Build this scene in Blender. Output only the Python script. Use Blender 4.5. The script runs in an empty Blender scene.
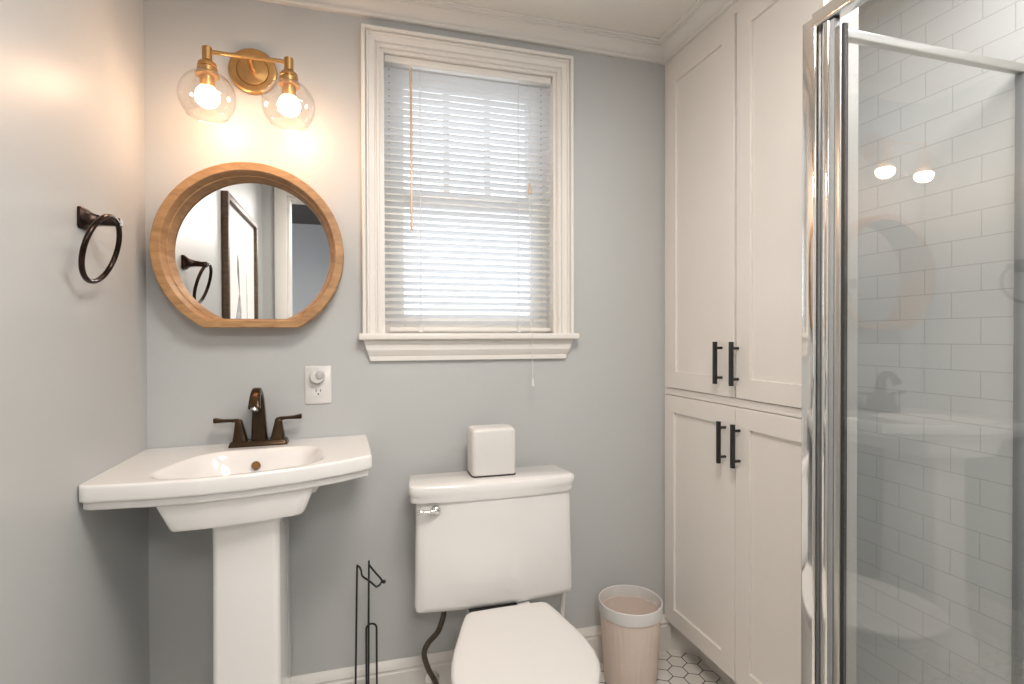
import bpy, bmesh, math, random
from mathutils import Vector, Matrix
from math import pi, sin, cos, sqrt, radians
random.seed(4)
SC = bpy.context.scene
COL = SC.collection

# ------------------------------------------------------------------ camera
cam = bpy.data.cameras.new('camera')
cam.sensor_width = 36.0
cam.lens = 36.0 * 534.4 / 1024.0
cam.clip_start = 0.02
cam_o = bpy.data.objects.new('camera', cam)
COL.objects.link(cam_o)
_R = Vector((0.96033210, -0.27884657, -0.00261787))
_U = Vector((0.00517847, 0.00844659, 0.99995092))
_F = Vector((0.27881077, 0.96029852, -0.00955553))
m = Matrix(((_R.x, _U.x, -_F.x, 0.0), (_R.y, _U.y, -_F.y, 0.0), (_R.z, _U.z, -_F.z, 1.2), (0, 0, 0, 1)))
cam_o.matrix_world = m
SC.camera = cam_o

# ------------------------------------------------------------------ world, exposure
w = bpy.data.worlds.new('sky'); SC.world = w; w.use_nodes = True
bg = w.node_tree.nodes['Background']
bg.inputs[0].default_value = (0.95, 0.975, 1.0, 1); bg.inputs[1].default_value = 3.0
SC.view_settings.view_transform = 'Standard'
SC.view_settings.look = 'None'
SC.view_settings.exposure = -0.20
SC.view_settings.gamma = 1.0
SC.view_settings.use_curve_mapping = False
SC.cycles.max_bounces = 10
SC.cycles.transparent_max_bounces = 16
SC.cycles.caustics_reflective = False
SC.cycles.caustics_refractive = False
SC.cycles.sample_clamp_indirect = 4.0
SC.cycles.use_denoising = True

def area_light(name, loc, rot, sx, sy, power, col):
    l = bpy.data.lights.new(name, 'AREA'); l.shape = 'RECTANGLE'; l.size = sx; l.size_y = sy
    l.energy = power; l.color = col
    o = bpy.data.objects.new(name, l); o.location = loc; o.rotation_euler = rot
    COL.objects.link(o); return o
# added fill lights for room, hallway and shower, all out of view
area_light('room_fill_light', (0.30, 0.45, 2.235), (0, 0, 0), 0.50, 0.50, 26.0, (1.0, 0.925, 0.84))
area_light('hallway_fill_light', (0.15, -0.95, 2.20), (radians(55), 0, 0), 0.6, 0.5, 30.0, (1.0, 0.95, 0.90))  # added fill from the hallway side, brightens the lower room
BULB = 114.0
area_light('shower_fill_light', (1.22, 0.42, 2.27), (0, radians(12), 0), 0.50, 0.95, 14.0, (0.97, 0.98, 1.0))  # added fill light, brightens the tile behind the shower glass

# ------------------------------------------------------------------ materials
def mat(name, col, rough=0.5, metal=0.0, spec=0.5, noise=0.0, nscale=20.0, bump=0.0, bscale=200.0, coat=0.0):
    M = bpy.data.materials.new(name); M.use_nodes = True
    nt = M.node_tree; b = nt.nodes['Principled BSDF']
    b.inputs['Base Color'].default_value = (*col, 1); b.inputs['Roughness'].default_value = rough
    b.inputs['Metallic'].default_value = metal; b.inputs['Specular IOR Level'].default_value = spec
    b.inputs['Coat Weight'].default_value = coat
    tc = nt.nodes.new('ShaderNodeTexCoord')
    if noise:
        n = nt.nodes.new('ShaderNodeTexNoise'); n.inputs['Scale'].default_value = nscale; n.inputs['Detail'].default_value = 4
        nt.links.new(tc.outputs['Object'], n.inputs['Vector'])
        r = nt.nodes.new('ShaderNodeMapRange'); r.inputs[1].default_value = 0.3; r.inputs[2].default_value = 0.7
        r.inputs[3].default_value = 1 - noise; r.inputs[4].default_value = 1 + noise
        nt.links.new(n.outputs['Fac'], r.inputs[0])
        mx = nt.nodes.new('ShaderNodeVectorMath'); mx.operation = 'SCALE'
        mx.inputs[0].default_value = col
        nt.links.new(r.outputs[0], mx.inputs['Scale']); nt.links.new(mx.outputs[0], b.inputs['Base Color'])
    if bump:
        n2 = nt.nodes.new('ShaderNodeTexNoise'); n2.inputs['Scale'].default_value = bscale; n2.inputs['Detail'].default_value = 3
        nt.links.new(tc.outputs['Object'], n2.inputs['Vector'])
        bp = nt.nodes.new('ShaderNodeBump'); bp.inputs['Strength'].default_value = bump; bp.inputs['Distance'].default_value = 0.002
        nt.links.new(n2.outputs['Fac'], bp.inputs['Height']); nt.links.new(bp.outputs[0], b.inputs['Normal'])
    return M

def thin_glass(name, tint=(1, 1, 1), ior=1.5, rough=0.0, boost=1.0):
    M = bpy.data.materials.new(name); M.use_nodes = True
    nt = M.node_tree; nt.nodes.clear()
    out = nt.nodes.new('ShaderNodeOutputMaterial'); mx = nt.nodes.new('ShaderNodeMixShader')
    tr = nt.nodes.new('ShaderNodeBsdfTransparent'); tr.inputs[0].default_value = (*tint, 1)
    gl = nt.nodes.new('ShaderNodeBsdfGlossy'); gl.inputs['Roughness'].default_value = rough
    gl.inputs[0].default_value = (1, 1, 1, 1)
    fr = nt.nodes.new('ShaderNodeFresnel'); ge = nt.nodes.new('ShaderNodeNewGeometry')
    mi_ = nt.nodes.new('ShaderNodeMix'); mi_.inputs[2].default_value = ior; mi_.inputs[3].default_value = 1.0 / ior
    nt.links.new(ge.outputs['Backfacing'], mi_.inputs[0]); nt.links.new(mi_.outputs[0], fr.inputs[0])
    mu = nt.nodes.new('ShaderNodeMath'); mu.operation = 'MULTIPLY'; mu.inputs[1].default_value = boost; mu.use_clamp = True
    nt.links.new(fr.outputs[0], mu.inputs[0])
    nt.links.new(mu.outputs[0], mx.inputs[0]); nt.links.new(tr.outputs[0], mx.inputs[1]); nt.links.new(gl.outputs[0], mx.inputs[2])
    nt.links.new(mx.outputs[0], out.inputs[0])
    return M

def wood_mat(name, c1, c2, scale=(4, 4, 40), rough=0.45):
    M = mat(name, c1, rough); nt = M.node_tree; b = nt.nodes['Principled BSDF']
    tc = nt.nodes.new('ShaderNodeTexCoord'); mp = nt.nodes.new('ShaderNodeMapping'); mp.inputs['Scale'].default_value = scale
    mp.inputs['Rotation'].default_value = (0, radians(25), 0)
    n = nt.nodes.new('ShaderNodeTexNoise'); n.inputs['Scale'].default_value = 3; n.inputs['Detail'].default_value = 6; n.inputs['Distortion'].default_value = 0.6
    cr = nt.nodes.new('ShaderNodeValToRGB'); cr.color_ramp.elements[0].position = 0.3; cr.color_ramp.elements[1].position = 0.7
    cr.color_ramp.elements[0].color = (*c2, 1); cr.color_ramp.elements[1].color = (*c1, 1)
    nt.links.new(tc.outputs['Object'], mp.inputs[0]); nt.links.new(mp.outputs[0], n.inputs['Vector'])
    nt.links.new(n.outputs['Fac'], cr.inputs[0]); nt.links.new(cr.outputs[0], b.inputs['Base Color'])
    return M

def tile_mat(name):
    M = mat(name, (0.7, 0.7, 0.7), 0.12); nt = M.node_tree; b = nt.nodes['Principled BSDF']
    tc = nt.nodes.new('ShaderNodeTexCoord'); sp = nt.nodes.new('ShaderNodeSeparateXYZ'); cb = nt.nodes.new('ShaderNodeCombineXYZ')
    ad = nt.nodes.new('ShaderNodeMath'); ad.operation = 'ADD'
    nt.links.new(tc.outputs['Object'], sp.inputs[0])
    nt.links.new(sp.outputs[0], ad.inputs[0]); nt.links.new(sp.outputs[1], ad.inputs[1])
    nt.links.new(ad.outputs[0], cb.inputs[0]); nt.links.new(sp.outputs[2], cb.inputs[1])
    mp = nt.nodes.new('ShaderNodeMapping'); mp.inputs['Location'].default_value = TILE_OFF
    nt.links.new(cb.outputs[0], mp.inputs[0])
    br = nt.nodes.new('ShaderNodeTexBrick'); br.offset = 0.5; br.squash = 1.0
    br.inputs['Scale'].default_value = 1.0; br.inputs['Brick Width'].default_value = 0.1443; br.inputs['Row Height'].default_value = 0.0702
    br.inputs['Mortar Size'].default_value = 0.0012; br.inputs['Mortar Smooth'].default_value = 0.15
    br.inputs['Color1'].default_value = (0.82, 0.825, 0.82, 1); br.inputs['Color2'].default_value = (0.82, 0.825, 0.82, 1)
    br.inputs['Mortar'].default_value = (0.59, 0.59, 0.585, 1)
    nt.links.new(mp.outputs[0], br.inputs['Vector']); nt.links.new(br.outputs['Color'], b.inputs['Base Color'])
    bp = nt.nodes.new('ShaderNodeBump'); bp.invert = True; bp.inputs['Strength'].default_value = 0.4; bp.inputs['Distance'].default_value = 0.001
    nt.links.new(br.outputs['Fac'], bp.inputs['Height']); nt.links.new(bp.outputs[0], b.inputs['Normal'])
    return M
TILE_OFF = (-0.0304, -0.0538, 0)

def hex_mat(name):
    M = mat(name, (0.8, 0.8, 0.8), 0.3); nt = M.node_tree; b = nt.nodes['Principled BSDF']; L = nt.links
    def vm(op, a, bb):
        n = nt.nodes.new('ShaderNodeVectorMath'); n.operation = op
        for i, v in enumerate((a, bb)):
            if v is None: continue
            if isinstance(v, tuple): n.inputs[i].default_value = v
            else: L.new(v, n.inputs[i])
        return n.outputs['Value'] if op == 'DOT_PRODUCT' else n.outputs[0]
    def mt(op, a, bb):
        n = nt.nodes.new('ShaderNodeMath'); n.operation = op
        for i, v in enumerate((a, bb)):
            if v is None: continue
            if isinstance(v, (int, float)): n.inputs[i].default_value = v
            else: L.new(v, n.inputs[i])
        return n.outputs[0]
    tc = nt.nodes.new('ShaderNodeTexCoord'); mp = nt.nodes.new('ShaderNodeMapping')
    mp.inputs['Scale'].default_value = (1 / 0.062, 1 / 0.062, 0); mp.inputs['Location'].default_value = (200.3, 200.1, 0)
    L.new(tc.outputs['Object'], mp.inputs[0]); p = mp.outputs[0]
    r = (1.0, 1.7320508, 1.0); h = (0.5, 0.8660254, 0.0)
    a = vm('SUBTRACT', vm('MODULO', p, r), h)
    c = vm('SUBTRACT', vm('MODULO', vm('SUBTRACT', p, h), r), h)
    def edge(v):
        v = vm('MULTIPLY', vm('ABSOLUTE', v, None), (1, 1, 0))
        s = nt.nodes.new('ShaderNodeSeparateXYZ'); L.new(v, s.inputs[0])
        return mt('MAXIMUM', vm('DOT_PRODUCT', v, (0.5, 0.8660254, 0)), s.outputs[0])
    d = mt('MINIMUM', edge(a), edge(c))
    g = mt('GREATER_THAN', d, 0.472)
    mx = nt.nodes.new('ShaderNodeMix'); mx.data_type = 'RGBA'
    mx.inputs[6].default_value = (0.74, 0.71, 0.67, 1); mx.inputs[7].default_value = (0.035, 0.03, 0.028, 1)
    L.new(g, mx.inputs[0]); L.new(mx.outputs[2], b.inputs['Base Color'])
    return M

def emit_mat(name, col, s):
    M = bpy.data.materials.new(name); M.use_nodes = True; nt = M.node_tree; nt.nodes.clear()
    e = nt.nodes.new('ShaderNodeEmission'); e.inputs[0].default_value = (*col, 1); e.inputs[1].default_value = s
    o = nt.nodes.new('ShaderNodeOutputMaterial'); nt.links.new(e.outputs[0], o.inputs[0]); return M

def translucent_mat(name, col, tcol, fac, rough=0.4):
    M = bpy.data.materials.new(name); M.use_nodes = True; nt = M.node_tree
    b = nt.nodes['Principled BSDF']; out = nt.nodes['Material Output']
    b.inputs['Base Color'].default_value = (*col, 1); b.inputs['Roughness'].default_value = rough
    t = nt.nodes.new('ShaderNodeBsdfTranslucent'); t.inputs[0].default_value = (*tcol, 1)
    mx = nt.nodes.new('ShaderNodeMixShader'); mx.inputs[0].default_value = fac
    nt.links.new(b.outputs[0], mx.inputs[1]); nt.links.new(t.outputs[0], mx.inputs[2]); nt.links.new(mx.outputs[0], out.inputs[0])
    return M

M_wall = mat('wall_paint', (0.495, 0.507, 0.508), 0.42, noise=0.015, nscale=3, bump=0.10, bscale=45)
M_ceil = mat('ceiling_paint', (0.80, 0.77, 0.72), 0.7, noise=0.01, nscale=4)
M_trim = mat('white_trim_paint', (0.76, 0.735, 0.70), 0.35, noise=0.01, nscale=8)
M_cab = mat('white_cabinet_paint', (0.78, 0.75, 0.715), 0.32, noise=0.01, nscale=6)
M_porc = mat('white_porcelain', (0.815, 0.805, 0.795), 0.10, coat=0.3, noise=0.006, nscale=5)
M_plastic = mat('white_plastic', (0.70, 0.69, 0.675), 0.3, noise=0.006, nscale=8)
M_bronze = mat('oil_rubbed_bronze', (0.060, 0.038, 0.022), 0.26, metal=0.85, noise=0.25, nscale=30)
M_bronze_dark = mat('dark_bronze', (0.030, 0.017, 0.012), 0.2, metal=0.8, noise=0.2, nscale=30)
M_bronze_gold = mat('aged_bronze', (0.26, 0.15, 0.06), 0.3, metal=0.9, noise=0.2, nscale=60)
M_brass = mat('brushed_brass', (0.60, 0.36, 0.15), 0.28, metal=1.0, noise=0.06, nscale=60)
M_chrome = mat('chrome', (0.86, 0.85, 0.83), 0.07, metal=1.0, noise=0.01, nscale=40)
M_chrome_b = mat('brushed_chrome', (0.60, 0.59, 0.57), 0.28, metal=1.0, noise=0.02, nscale=60)
M_black = mat('black_metal', (0.012, 0.012, 0.013), 0.4, noise=0.1, nscale=40)
M_rubber = mat('dark_rubber', (0.03, 0.028, 0.026), 0.6, noise=0.1, nscale=40)
M_seal = mat('grey_seal', (0.28, 0.29, 0.30), 0.35, noise=0.05, nscale=30)
M_oak = wood_mat('oak', (0.47, 0.27, 0.12), (0.30, 0.155, 0.062), (6, 6, 22))
M_walnut = wood_mat('dark_frame_wood', (0.13, 0.085, 0.055), (0.055, 0.036, 0.026), (10, 4, 30))
M_mirror = mat('mirror_silver', (0.90, 0.91, 0.91), 0.0, metal=1.0, noise=0.002, nscale=3)
M_glass = thin_glass('clear_glass', (0.975, 0.975, 0.97), 1.6, boost=1.3)
M_shower = thin_glass('shower_glass', (0.94, 0.95, 0.95), 1.6, boost=1.4)
M_shower2 = thin_glass('return_panel_glass', (0.975, 0.98, 0.98), 1.3, boost=0.6)
M_pane = thin_glass('window_glass', (0.95, 0.96, 0.97), 1.5)
M_slat = translucent_mat('blind_slat', (0.86, 0.865, 0.87), (0.93, 0.945, 0.96), 0.6)
M_wand = mat('amber_wand', (0.60, 0.47, 0.36), 0.3, noise=0.05, nscale=30)
M_bulb = emit_mat('bulb_glow', (1.0, 0.62, 0.39), BULB)
M_neck = translucent_mat('bulb_neck', (0.9, 0.86, 0.8), (1, 0.85, 0.65), 0.5)
M_hole = mat('dark_hole', (0.02, 0.018, 0.016), 0.6, noise=0.1)
M_bin = translucent_mat('frosted_bin_plastic', (0.88, 0.78, 0.715), (0.90, 0.80, 0.735), 0.4, 0.35)
M_hose = mat('braided_hose', (0.075, 0.06, 0.045), 0.35, metal=0.3, noise=0.5, nscale=300)
M_tile = tile_mat('subway_tile')
M_hex = hex_mat('hexagon_floor_tile')
M_paper = mat('paper', (0.80, 0.79, 0.77), 0.7, noise=0.02, nscale=12)
M_ink = mat('grey_wash', (0.33, 0.33, 0.34), 0.8, noise=0.4, nscale=30)
M_inkdark = mat('ink_dark', (0.16, 0.16, 0.17), 0.8, noise=0.4, nscale=30)
M_hall = mat('hallway_paint', (0.50, 0.52, 0.54), 0.6, noise=0.02, nscale=3)
M_darkwood = wood_mat('dark_ceiling_boards', (0.075, 0.06, 0.05), (0.04, 0.032, 0.028), (3, 14, 3))
M_hallfloor = wood_mat('hallway_floorboards', (0.22, 0.13, 0.07), (0.14, 0.08, 0.04), (12, 2, 2))
M_nl = translucent_mat('night_light_lens', (0.62, 0.61, 0.62), (0.8, 0.8, 0.8), 0.3)
M_fill_lamp = emit_mat('fill_lamp_glow', (1.0, 0.94, 0.87), 10.0)  # glow of the added, unseen fill lamp

# ------------------------------------------------------------------ helpers
def origin(o):
    v = Vector((0, 0, 0))
    while o is not None:
        v = v + o.location; o = o.parent
    return v

def obj(name, bm, material, parent=None, smooth=True, angle=35, bevel=0.0, bseg=2):
    """links a bmesh (given in world coordinates) as ONE mesh object"""
    bmesh.ops.recalc_face_normals(bm, faces=bm.faces[:])
    if bevel:
        es = [e for e in bm.edges if len(e.link_faces) == 2 and e.calc_face_angle(0) > radians(30)]
        bmesh.ops.bevel(bm, geom=es, offset=bevel, segments=bseg, profile=0.5, affect='EDGES', clamp_overlap=True)
    base = origin(parent) if parent else Vector((0, 0, 0))
    if parent is None:
        pass
    else:
        for v in bm.verts: v.co -= base
    me = bpy.data.meshes.new(name); bm.to_mesh(me); bm.free()
    if isinstance(material, (list, tuple)):
        for q in material: me.materials.append(q)
    else:
        me.materials.append(material)
    if smooth:
        me.polygons.foreach_set('use_smooth', [True] * len(me.polygons))
        me.set_sharp_from_angle(angle=radians(angle))
    o = bpy.data.objects.new(name, me); COL.objects.link(o)
    if parent: o.parent = parent
    return o

def thing(name, label, cat, loc=(0, 0, 0), group=None):
    o = bpy.data.objects.new(name, None); COL.objects.link(o); o.location = loc
    o.empty_display_size = 0.05
    o['label'] = label; o['category'] = cat
    if group: o['group'] = group
    return o

def tag(o, label, cat, group=None):
    o['label'] = label; o['category'] = cat
    if group: o['group'] = group
    return o

def struct(name, bm, material, parent=None, **k):
    o = obj(name, bm, material, parent, **k); o['kind'] = 'structure'; return o

def B(): return bmesh.new()

def box(bm, x0, x1, y0, y1, z0, z1):
    vs = [bm.verts.new((x, y, z)) for z in (z0, z1) for y in (y0, y1) for x in (x0, x1)]
    for f in ((0, 1, 3, 2), (4, 6, 7, 5), (0, 4, 5, 1), (2, 3, 7, 6), (0, 2, 6, 4), (1, 5, 7, 3)):
        bm.faces.new([vs[i] for i in f])
    return vs

def loft(bm, loops, closed=True, cap0=True, cap1=True):
    """loops: list of equal-length point lists"""
    V = [[bm.verts.new(p) for p in L] for L in loops]
    n = len(V[0])
    for a, b in zip(V[:-1], V[1:]):
        for i in range(n if closed else n - 1):
            j = (i + 1) % n
            try: bm.faces.new((a[i], a[j], b[j], b[i]))
            except ValueError: pass
    if cap0: bm.faces.new(V[0][::-1])
    if cap1: bm.faces.new(V[-1])
    return V

def tube(bm, pts, r, seg=10, closed=False, cap=True, flat=1.0):
    P = [Vector(p) for p in pts]; n = len(P)
    R = r if isinstance(r, (list, tuple)) else [r] * n
    T = []
    for i in range(n):
        if closed: t = P[(i + 1) % n] - P[i - 1]
        else: t = P[min(i + 1, n - 1)] - P[max(i - 1, 0)]
        T.append(t.normalized())
    up = Vector((0, 0, 1)) if abs(T[0].z) < 0.9 else Vector((1, 0, 0))
    nrm = (up - T[0] * up.dot(T[0])).normalized()
    loops = []
    for i in range(n):
        nrm = (nrm - T[i] * nrm.dot(T[i])).normalized()
        bn = T[i].cross(nrm)
        loops.append([P[i] + (nrm * cos(2 * pi * k / seg) * flat + bn * sin(2 * pi * k / seg)) * R[i] for k in range(seg)])
    if closed:
        V = [[bm.verts.new(p) for p in L] for L in loops]
        for i in range(n):
            a, b = V[i], V[(i + 1) % n]
            for k in range(seg):
                j = (k + 1) % seg
                bm.faces.new((a[k], a[j], b[j], b[k]))
    else:
        loft(bm, loops, True, cap, cap)

def smooth_path(pts, n=8):
    P = [Vector(p) for p in pts]; out = []
    for i in range(len(P) - 1):
        p0 = P[max(i - 1, 0)]; p1 = P[i]; p2 = P[i + 1]; p3 = P[min(i + 2, len(P) - 1)]
        for k in range(n):
            t = k / n
            out.append(0.5 * ((2 * p1) + (p2 - p0) * t + (2 * p0 - 5 * p1 + 4 * p2 - p3) * t * t + (3 * p1 - p0 - 3 * p2 + p3) * t ** 3))
    out.append(P[-1]); return out

def lathe(bm, prof, c, axis='Z', seg=40, cap0=True, cap1=True):
    """prof: list of (r, h) ; axis Z up, or Y (h measured along -Y)"""
    loops = []
    for r, h in prof:
        L = []
        for k in range(seg):
            t = 2 * pi * k / seg
            if axis == 'Z': L.append((c[0] + r * cos(t), c[1] + r * sin(t), c[2] + h))
            else: L.append((c[0] + r * cos(t), c[1] - h, c[2] + r * sin(t)))
        loops.append(L)
    loft(bm, loops, True, cap0, cap1)

def rrect(cx, cy, hx, hy, r, n=6):
    out = []
    for sx, sy, a0 in ((1, 1, 0), (-1, 1, pi / 2), (-1, -1, pi), (1, -1, 3 * pi / 2)):
        for k in range(n + 1):
            a = a0 + pi / 2 * k / n
            out.append((cx + sx * (hx - r) + r * cos(a), cy + sy * (hy - r) + r * sin(a)))
    return out

def sweep_profile(bm, path, prof, side):
    """path: plan polyline (x,y); prof: [(offset from wall, z)]; side +1: room lies left of the path"""
    P = [Vector((p[0], p[1])) for p in path]; n = len(P)
    N = []
    for i in range(n - 1):
        d = (P[i + 1] - P[i]).normalized(); N.append(Vector((-d.y, d.x)) * side)
    loops = []
    for i in range(n):
        if i == 0: q = N[0]
        elif i == n - 1: q = N[-1]
        else:
            q = (N[i - 1] + N[i]); q = q / (1 + N[i - 1].dot(N[i]))
        loops.append([(P[i].x + q.x * o, P[i].y + q.y * o, z) for o, z in prof])
    loft(bm, loops, True, True, True)

# ------------------------------------------------------------------ room shell
XL, XC, YB, YF, ZC, XT = -0.591, 1.131, 1.80, -0.24, 2.292, 1.56
WX0, WX1, WZ0, WZ1 = 0.073, 0.692, 1.208, 2.143          # window opening
bm = B(); box(bm, XL - 0.1, XT + 0.1, YF - 0.12, YB + 0.15, -0.1, 0.0); struct('floor', bm, M_hex, smooth=False)
bm = B(); box(bm, XL - 0.1, XT + 0.1, YF - 0.12, YB + 0.15, ZC, ZC + 0.1); struct('ceiling', bm, M_ceil, smooth=False)
bm = B(); box(bm, XL - 0.1, XL, YF - 0.12, YB + 0.15, 0, ZC); struct('wall_left', bm, M_wall, smooth=False)
bm = B()
box(bm, XL, WX0, YB, YB + 0.15, 0, ZC); box(bm, WX1, XT + 0.1, YB, YB + 0.15, 0, ZC)
box(bm, WX0, WX1, YB, YB + 0.15, 0, WZ0); box(bm, WX0, WX1, YB, YB + 0.15, WZ1, ZC)
struct('wall_back', bm, M_wall, smooth=False)
bm = B(); box(bm, XT, XT + 0.1, YF, YB, 0, 2.186); struct('wall_right', bm, M_tile, smooth=False)
bm = B(); box(bm, XT + 0.004, XT + 0.1, YF, YB, 2.186, ZC); struct('wall_right_upper', bm, M_ceil, smooth=False)
DX0, DX1, DZ = -0.44, 0.37, 2.13
bm = B()
box(bm, XL, DX0, YF - 0.12, YF, 0, ZC); box(bm, DX1, XT, YF - 0.12, YF, 0, ZC); box(bm, DX0, DX1, YF - 0.12, YF, DZ, ZC)
struct('wall_front', bm, M_wall, smooth=False)
# tiled partition that closes the shower behind the cupboard
bm = B(); box(bm, 1.235, XT, 1.42, YB, 0, ZC); struct('wall_partition', bm, M_tile, smooth=False)
# door casing and jamb of the doorway
bm = B()
for x0, x1 in ((DX0 - 0.075, DX0), (DX1, DX1 + 0.075)):
    box(bm, x0, x1, YF, YF + 0.018, 0, DZ + 0.075)
box(bm, DX0, DX1, YF, YF + 0.018, DZ, DZ + 0.075)
struct('trim_1', bm, M_trim, bevel=0.003)
bm = B()
box(bm, DX0, DX0 + 0.018, YF - 0.12, YF + 0.002, 0, DZ); box(bm, DX1 - 0.018, DX1, YF - 0.12, YF + 0.002, 0, DZ)
box(bm, DX0 + 0.018, DX1 - 0.018, YF - 0.12, YF + 0.002, DZ - 0.018, DZ)
struct('door_1', bm, M_trim, bevel=0.002)
# hallway beyond the doorway
bm = B(); box(bm, -1.4, 1.6, -1.72, -1.62, 0, 2.23); struct('wall_hallway', bm, M_hall, smooth=False)
bm = B(); box(bm, -1.5, -1.4, -1.72, YF - 0.12, 0, 2.23); struct('wall_hallway_left', bm, M_hall, smooth=False)
bm = B(); box(bm, 1.6, 1.7, -1.72, YF - 0.12, 0, 2.23); struct('wall_hallway_right', bm, M_hall, smooth=False)
bm = B(); box(bm, -1.5, 1.7, -1.72, YF - 0.12, 2.23, 2.4); struct('ceiling_hallway', bm, M_darkwood, smooth=False)
bm = B(); box(bm, -1.5, 1.7, -1.72, YF - 0.12, -0.1, 0.0); struct('floor_hallway', bm, M_hallfloor, smooth=False)

# crown moulding
CP = [(0, 2.233), (0.014, 2.233), (0.017, 2.237), (0.017, 2.244), (0.010, 2.246), (0.012, 2.251), (0.021, 2.262), (0.035, 2.271), (0.046, 2.275), (0.046, 2.279), (0.056, 2.280), (0.056, 2.284), (0.064, 2.286), (0.064, ZC - 0.0005), (0, ZC - 0.0005)]
path = [(XL, YF), (XL, YB), (XC + 0.002, YB), (XC + 0.002, 1.06)]
bm = B(); sweep_profile(bm, path, CP, -1); struct('trim_2', bm, M_trim, angle=25)
# baseboards
BP = [(0, 0), (0.016, 0), (0.016, 0.094), (0.0135, 0.098), (0.0135, 0.104), (0.0165, 0.108), (0.013, 0.118), (0.007, 0.128), (0.004, 0.133), (0, 0.133)]
bm = B(); sweep_profile(bm, [(XL, YF + 0.02), (XL, YB), (1.15, YB)], BP, -1); struct('baseboard_back', bm, M_trim, angle=25)

# ------------------------------------------------------------------ window
win = bpy.data.objects.new('window_1', None); COL.objects.link(win); win.location = (0.387, 1.87, WZ0); win['kind'] = 'structure'
bm = B()   # jamb lining
box(bm, WX0, WX0 + 0.016, YB - 0.001, YB + 0.15, WZ0, WZ1); box(bm, WX1 - 0.014, WX1, YB - 0.001, YB + 0.15, WZ0, WZ1)
box(bm, WX0 + 0.016, WX1 - 0.014, YB - 0.001, YB + 0.15, WZ1 - 0.012, WZ1); box(bm, WX0 + 0.016, WX1 - 0.014, YB - 0.001, YB + 0.16, WZ0, WZ0 + 0.004)
struct('window_jamb', bm, M_trim, win, smooth=False)
def sash(y0, y1, x0, x1, z0, z1, gx0, gx1, gz0, gz1, name, munt=()):
    bm = B()
    box(bm, x0, gx0, y0, y1, z0, z1); box(bm, gx1, x1, y0, y1, z0, z1)
    box(bm, gx0, gx1, y0, y1, z0, gz0); box(bm, gx0, gx1, y0, y1, gz1, z1)
    for a, b in munt: box(bm, a, b, y0 + 0.004, y1 - 0.004, gz0, gz1)
    o = struct(name, bm, M_trim, win, bevel=0.002)
    bm = B(); box(bm, gx0, gx1, (y0 + y1) / 2 - 0.002, (y0 + y1) / 2 + 0.002, gz0, gz1)
    struct('window_pane', bm, M_pane, o, smooth=False)
sash(1.866, 1.898, WX0 + 0.017, WX1 - 0.015, WZ0 + 0.005, 1.706, 0.157, 0.617, 1.272, 1.652, 'lower_sash')
sash(1.905, 1.937, WX0 + 0.017, WX1 - 0.015, 1.655, WZ1 - 0.013, 0.161, 0.612, 1.706, 2.082, 'upper_sash', ((0.302, 0.324), (0.453, 0.475)))
# casing: stepped moulding round three sides
prof = [(0.000, 0.0), (0.000, 0.011), (0.003, 0.015), (0.007, 0.015), (0.010, 0.009), (0.014, 0.009), (0.017, 0.015), (0.033, 0.017), (0.036, 0.025), (0.040, 0.025), (0.043, 0.019), (0.046, 0.029), (0.054, 0.031), (0.057, 0.027), (0.057, 0.0)]
bm = B(); x0, x1, zt, zb = WX0 + 0.001, WX1 - 0.003, WZ1 - 0.002, 1.212
loops = [[(x0 - d, YB - p, zb) for d, p in prof], [(x0 - d, YB - p, zt + d) for d, p in prof], [(x1 + d, YB - p, zt + d) for d, p in prof], [(x1 + d, YB - p, zb) for d, p in prof]]
loft(bm, loops); struct('window_casing', bm, M_trim, win, angle=25)
# stool and apron
bm = B(); box(bm, 0.005, 0.757, YB - 0.052, YB + 0.03, 1.192, 1.2125); struct('window_sill', bm, M_trim, win, bevel=0.004, bseg=3)
bm = B()
AP = [(0.0, 1.1925), (0.030, 1.1925), (0.030, 1.184), (0.026, 1.176), (0.026, 1.158), (0.020, 1.146), (0.014, 1.138), (0.014, 1.123), (0.0, 1.123)]
def apron_loop(left):
    out = []
    for o, z in AP:
        x = (0.020 if left else 0.742) + (1 if left else -1) * (1.1925 - z) * 0.32
        out.append((x, YB - o, z))
    return out
loft(bm, [apron_loop(True), apron_loop(False)]); struct('window_apron', bm, M_trim, win, angle=25)

# ------------------------------------------------------------------ blind
bl = thing('window_blind', 'white horizontal slatted blind, lowered inside the white-trimmed window', 'blind', (0.392, 1.83, 1.216))
bm = B(); box(bm, 0.092, 0.675, 1.812, 1.840, 2.108, 2.130); obj('headrail', bm, M_trim, bl, bevel=0.002)
bm = B()
NS = 39; zs0, zs1 = 1.250, 2.088
tilt = radians(-29)
for i in range(NS):
    z = zs0 + (zs1 - zs0) * i / (NS - 1)
    loops = []
    for k in range(5):
        u = (k / 4 - 0.5) * 0.0235
        crown = 0.0012 * (1 - (2 * k / 4 - 1) ** 2)
        y = 1.834 + u * cos(tilt); zz = z + u * sin(tilt) + crown
        loops.append([(0.091, y, zz), (0.676, y, zz), (0.676, y, zz - 0.0004), (0.091, y, zz - 0.0004)])
    loft(bm, loops)
nslat = len(bm.faces)
for i in range(NS):
    z = zs0 + (zs1 - zs0) * i / (NS - 1)
    for x in (0.107, 0.642):
        for sg in (-1,):
            y = 1.834 - 0.006; zz = z + 0.006 * sin(-tilt) + 0.0001
            box(bm, x - 0.0022, x + 0.0022, y - 0.0016, y + 0.0016, zz - 0.0012, zz + 0.0004)
bm.faces.ensure_lookup_table()
for f in bm.faces[nslat:]: f.material_index = 1
obj('slats', bm, [M_slat, M_seal], bl, angle=60)
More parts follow.
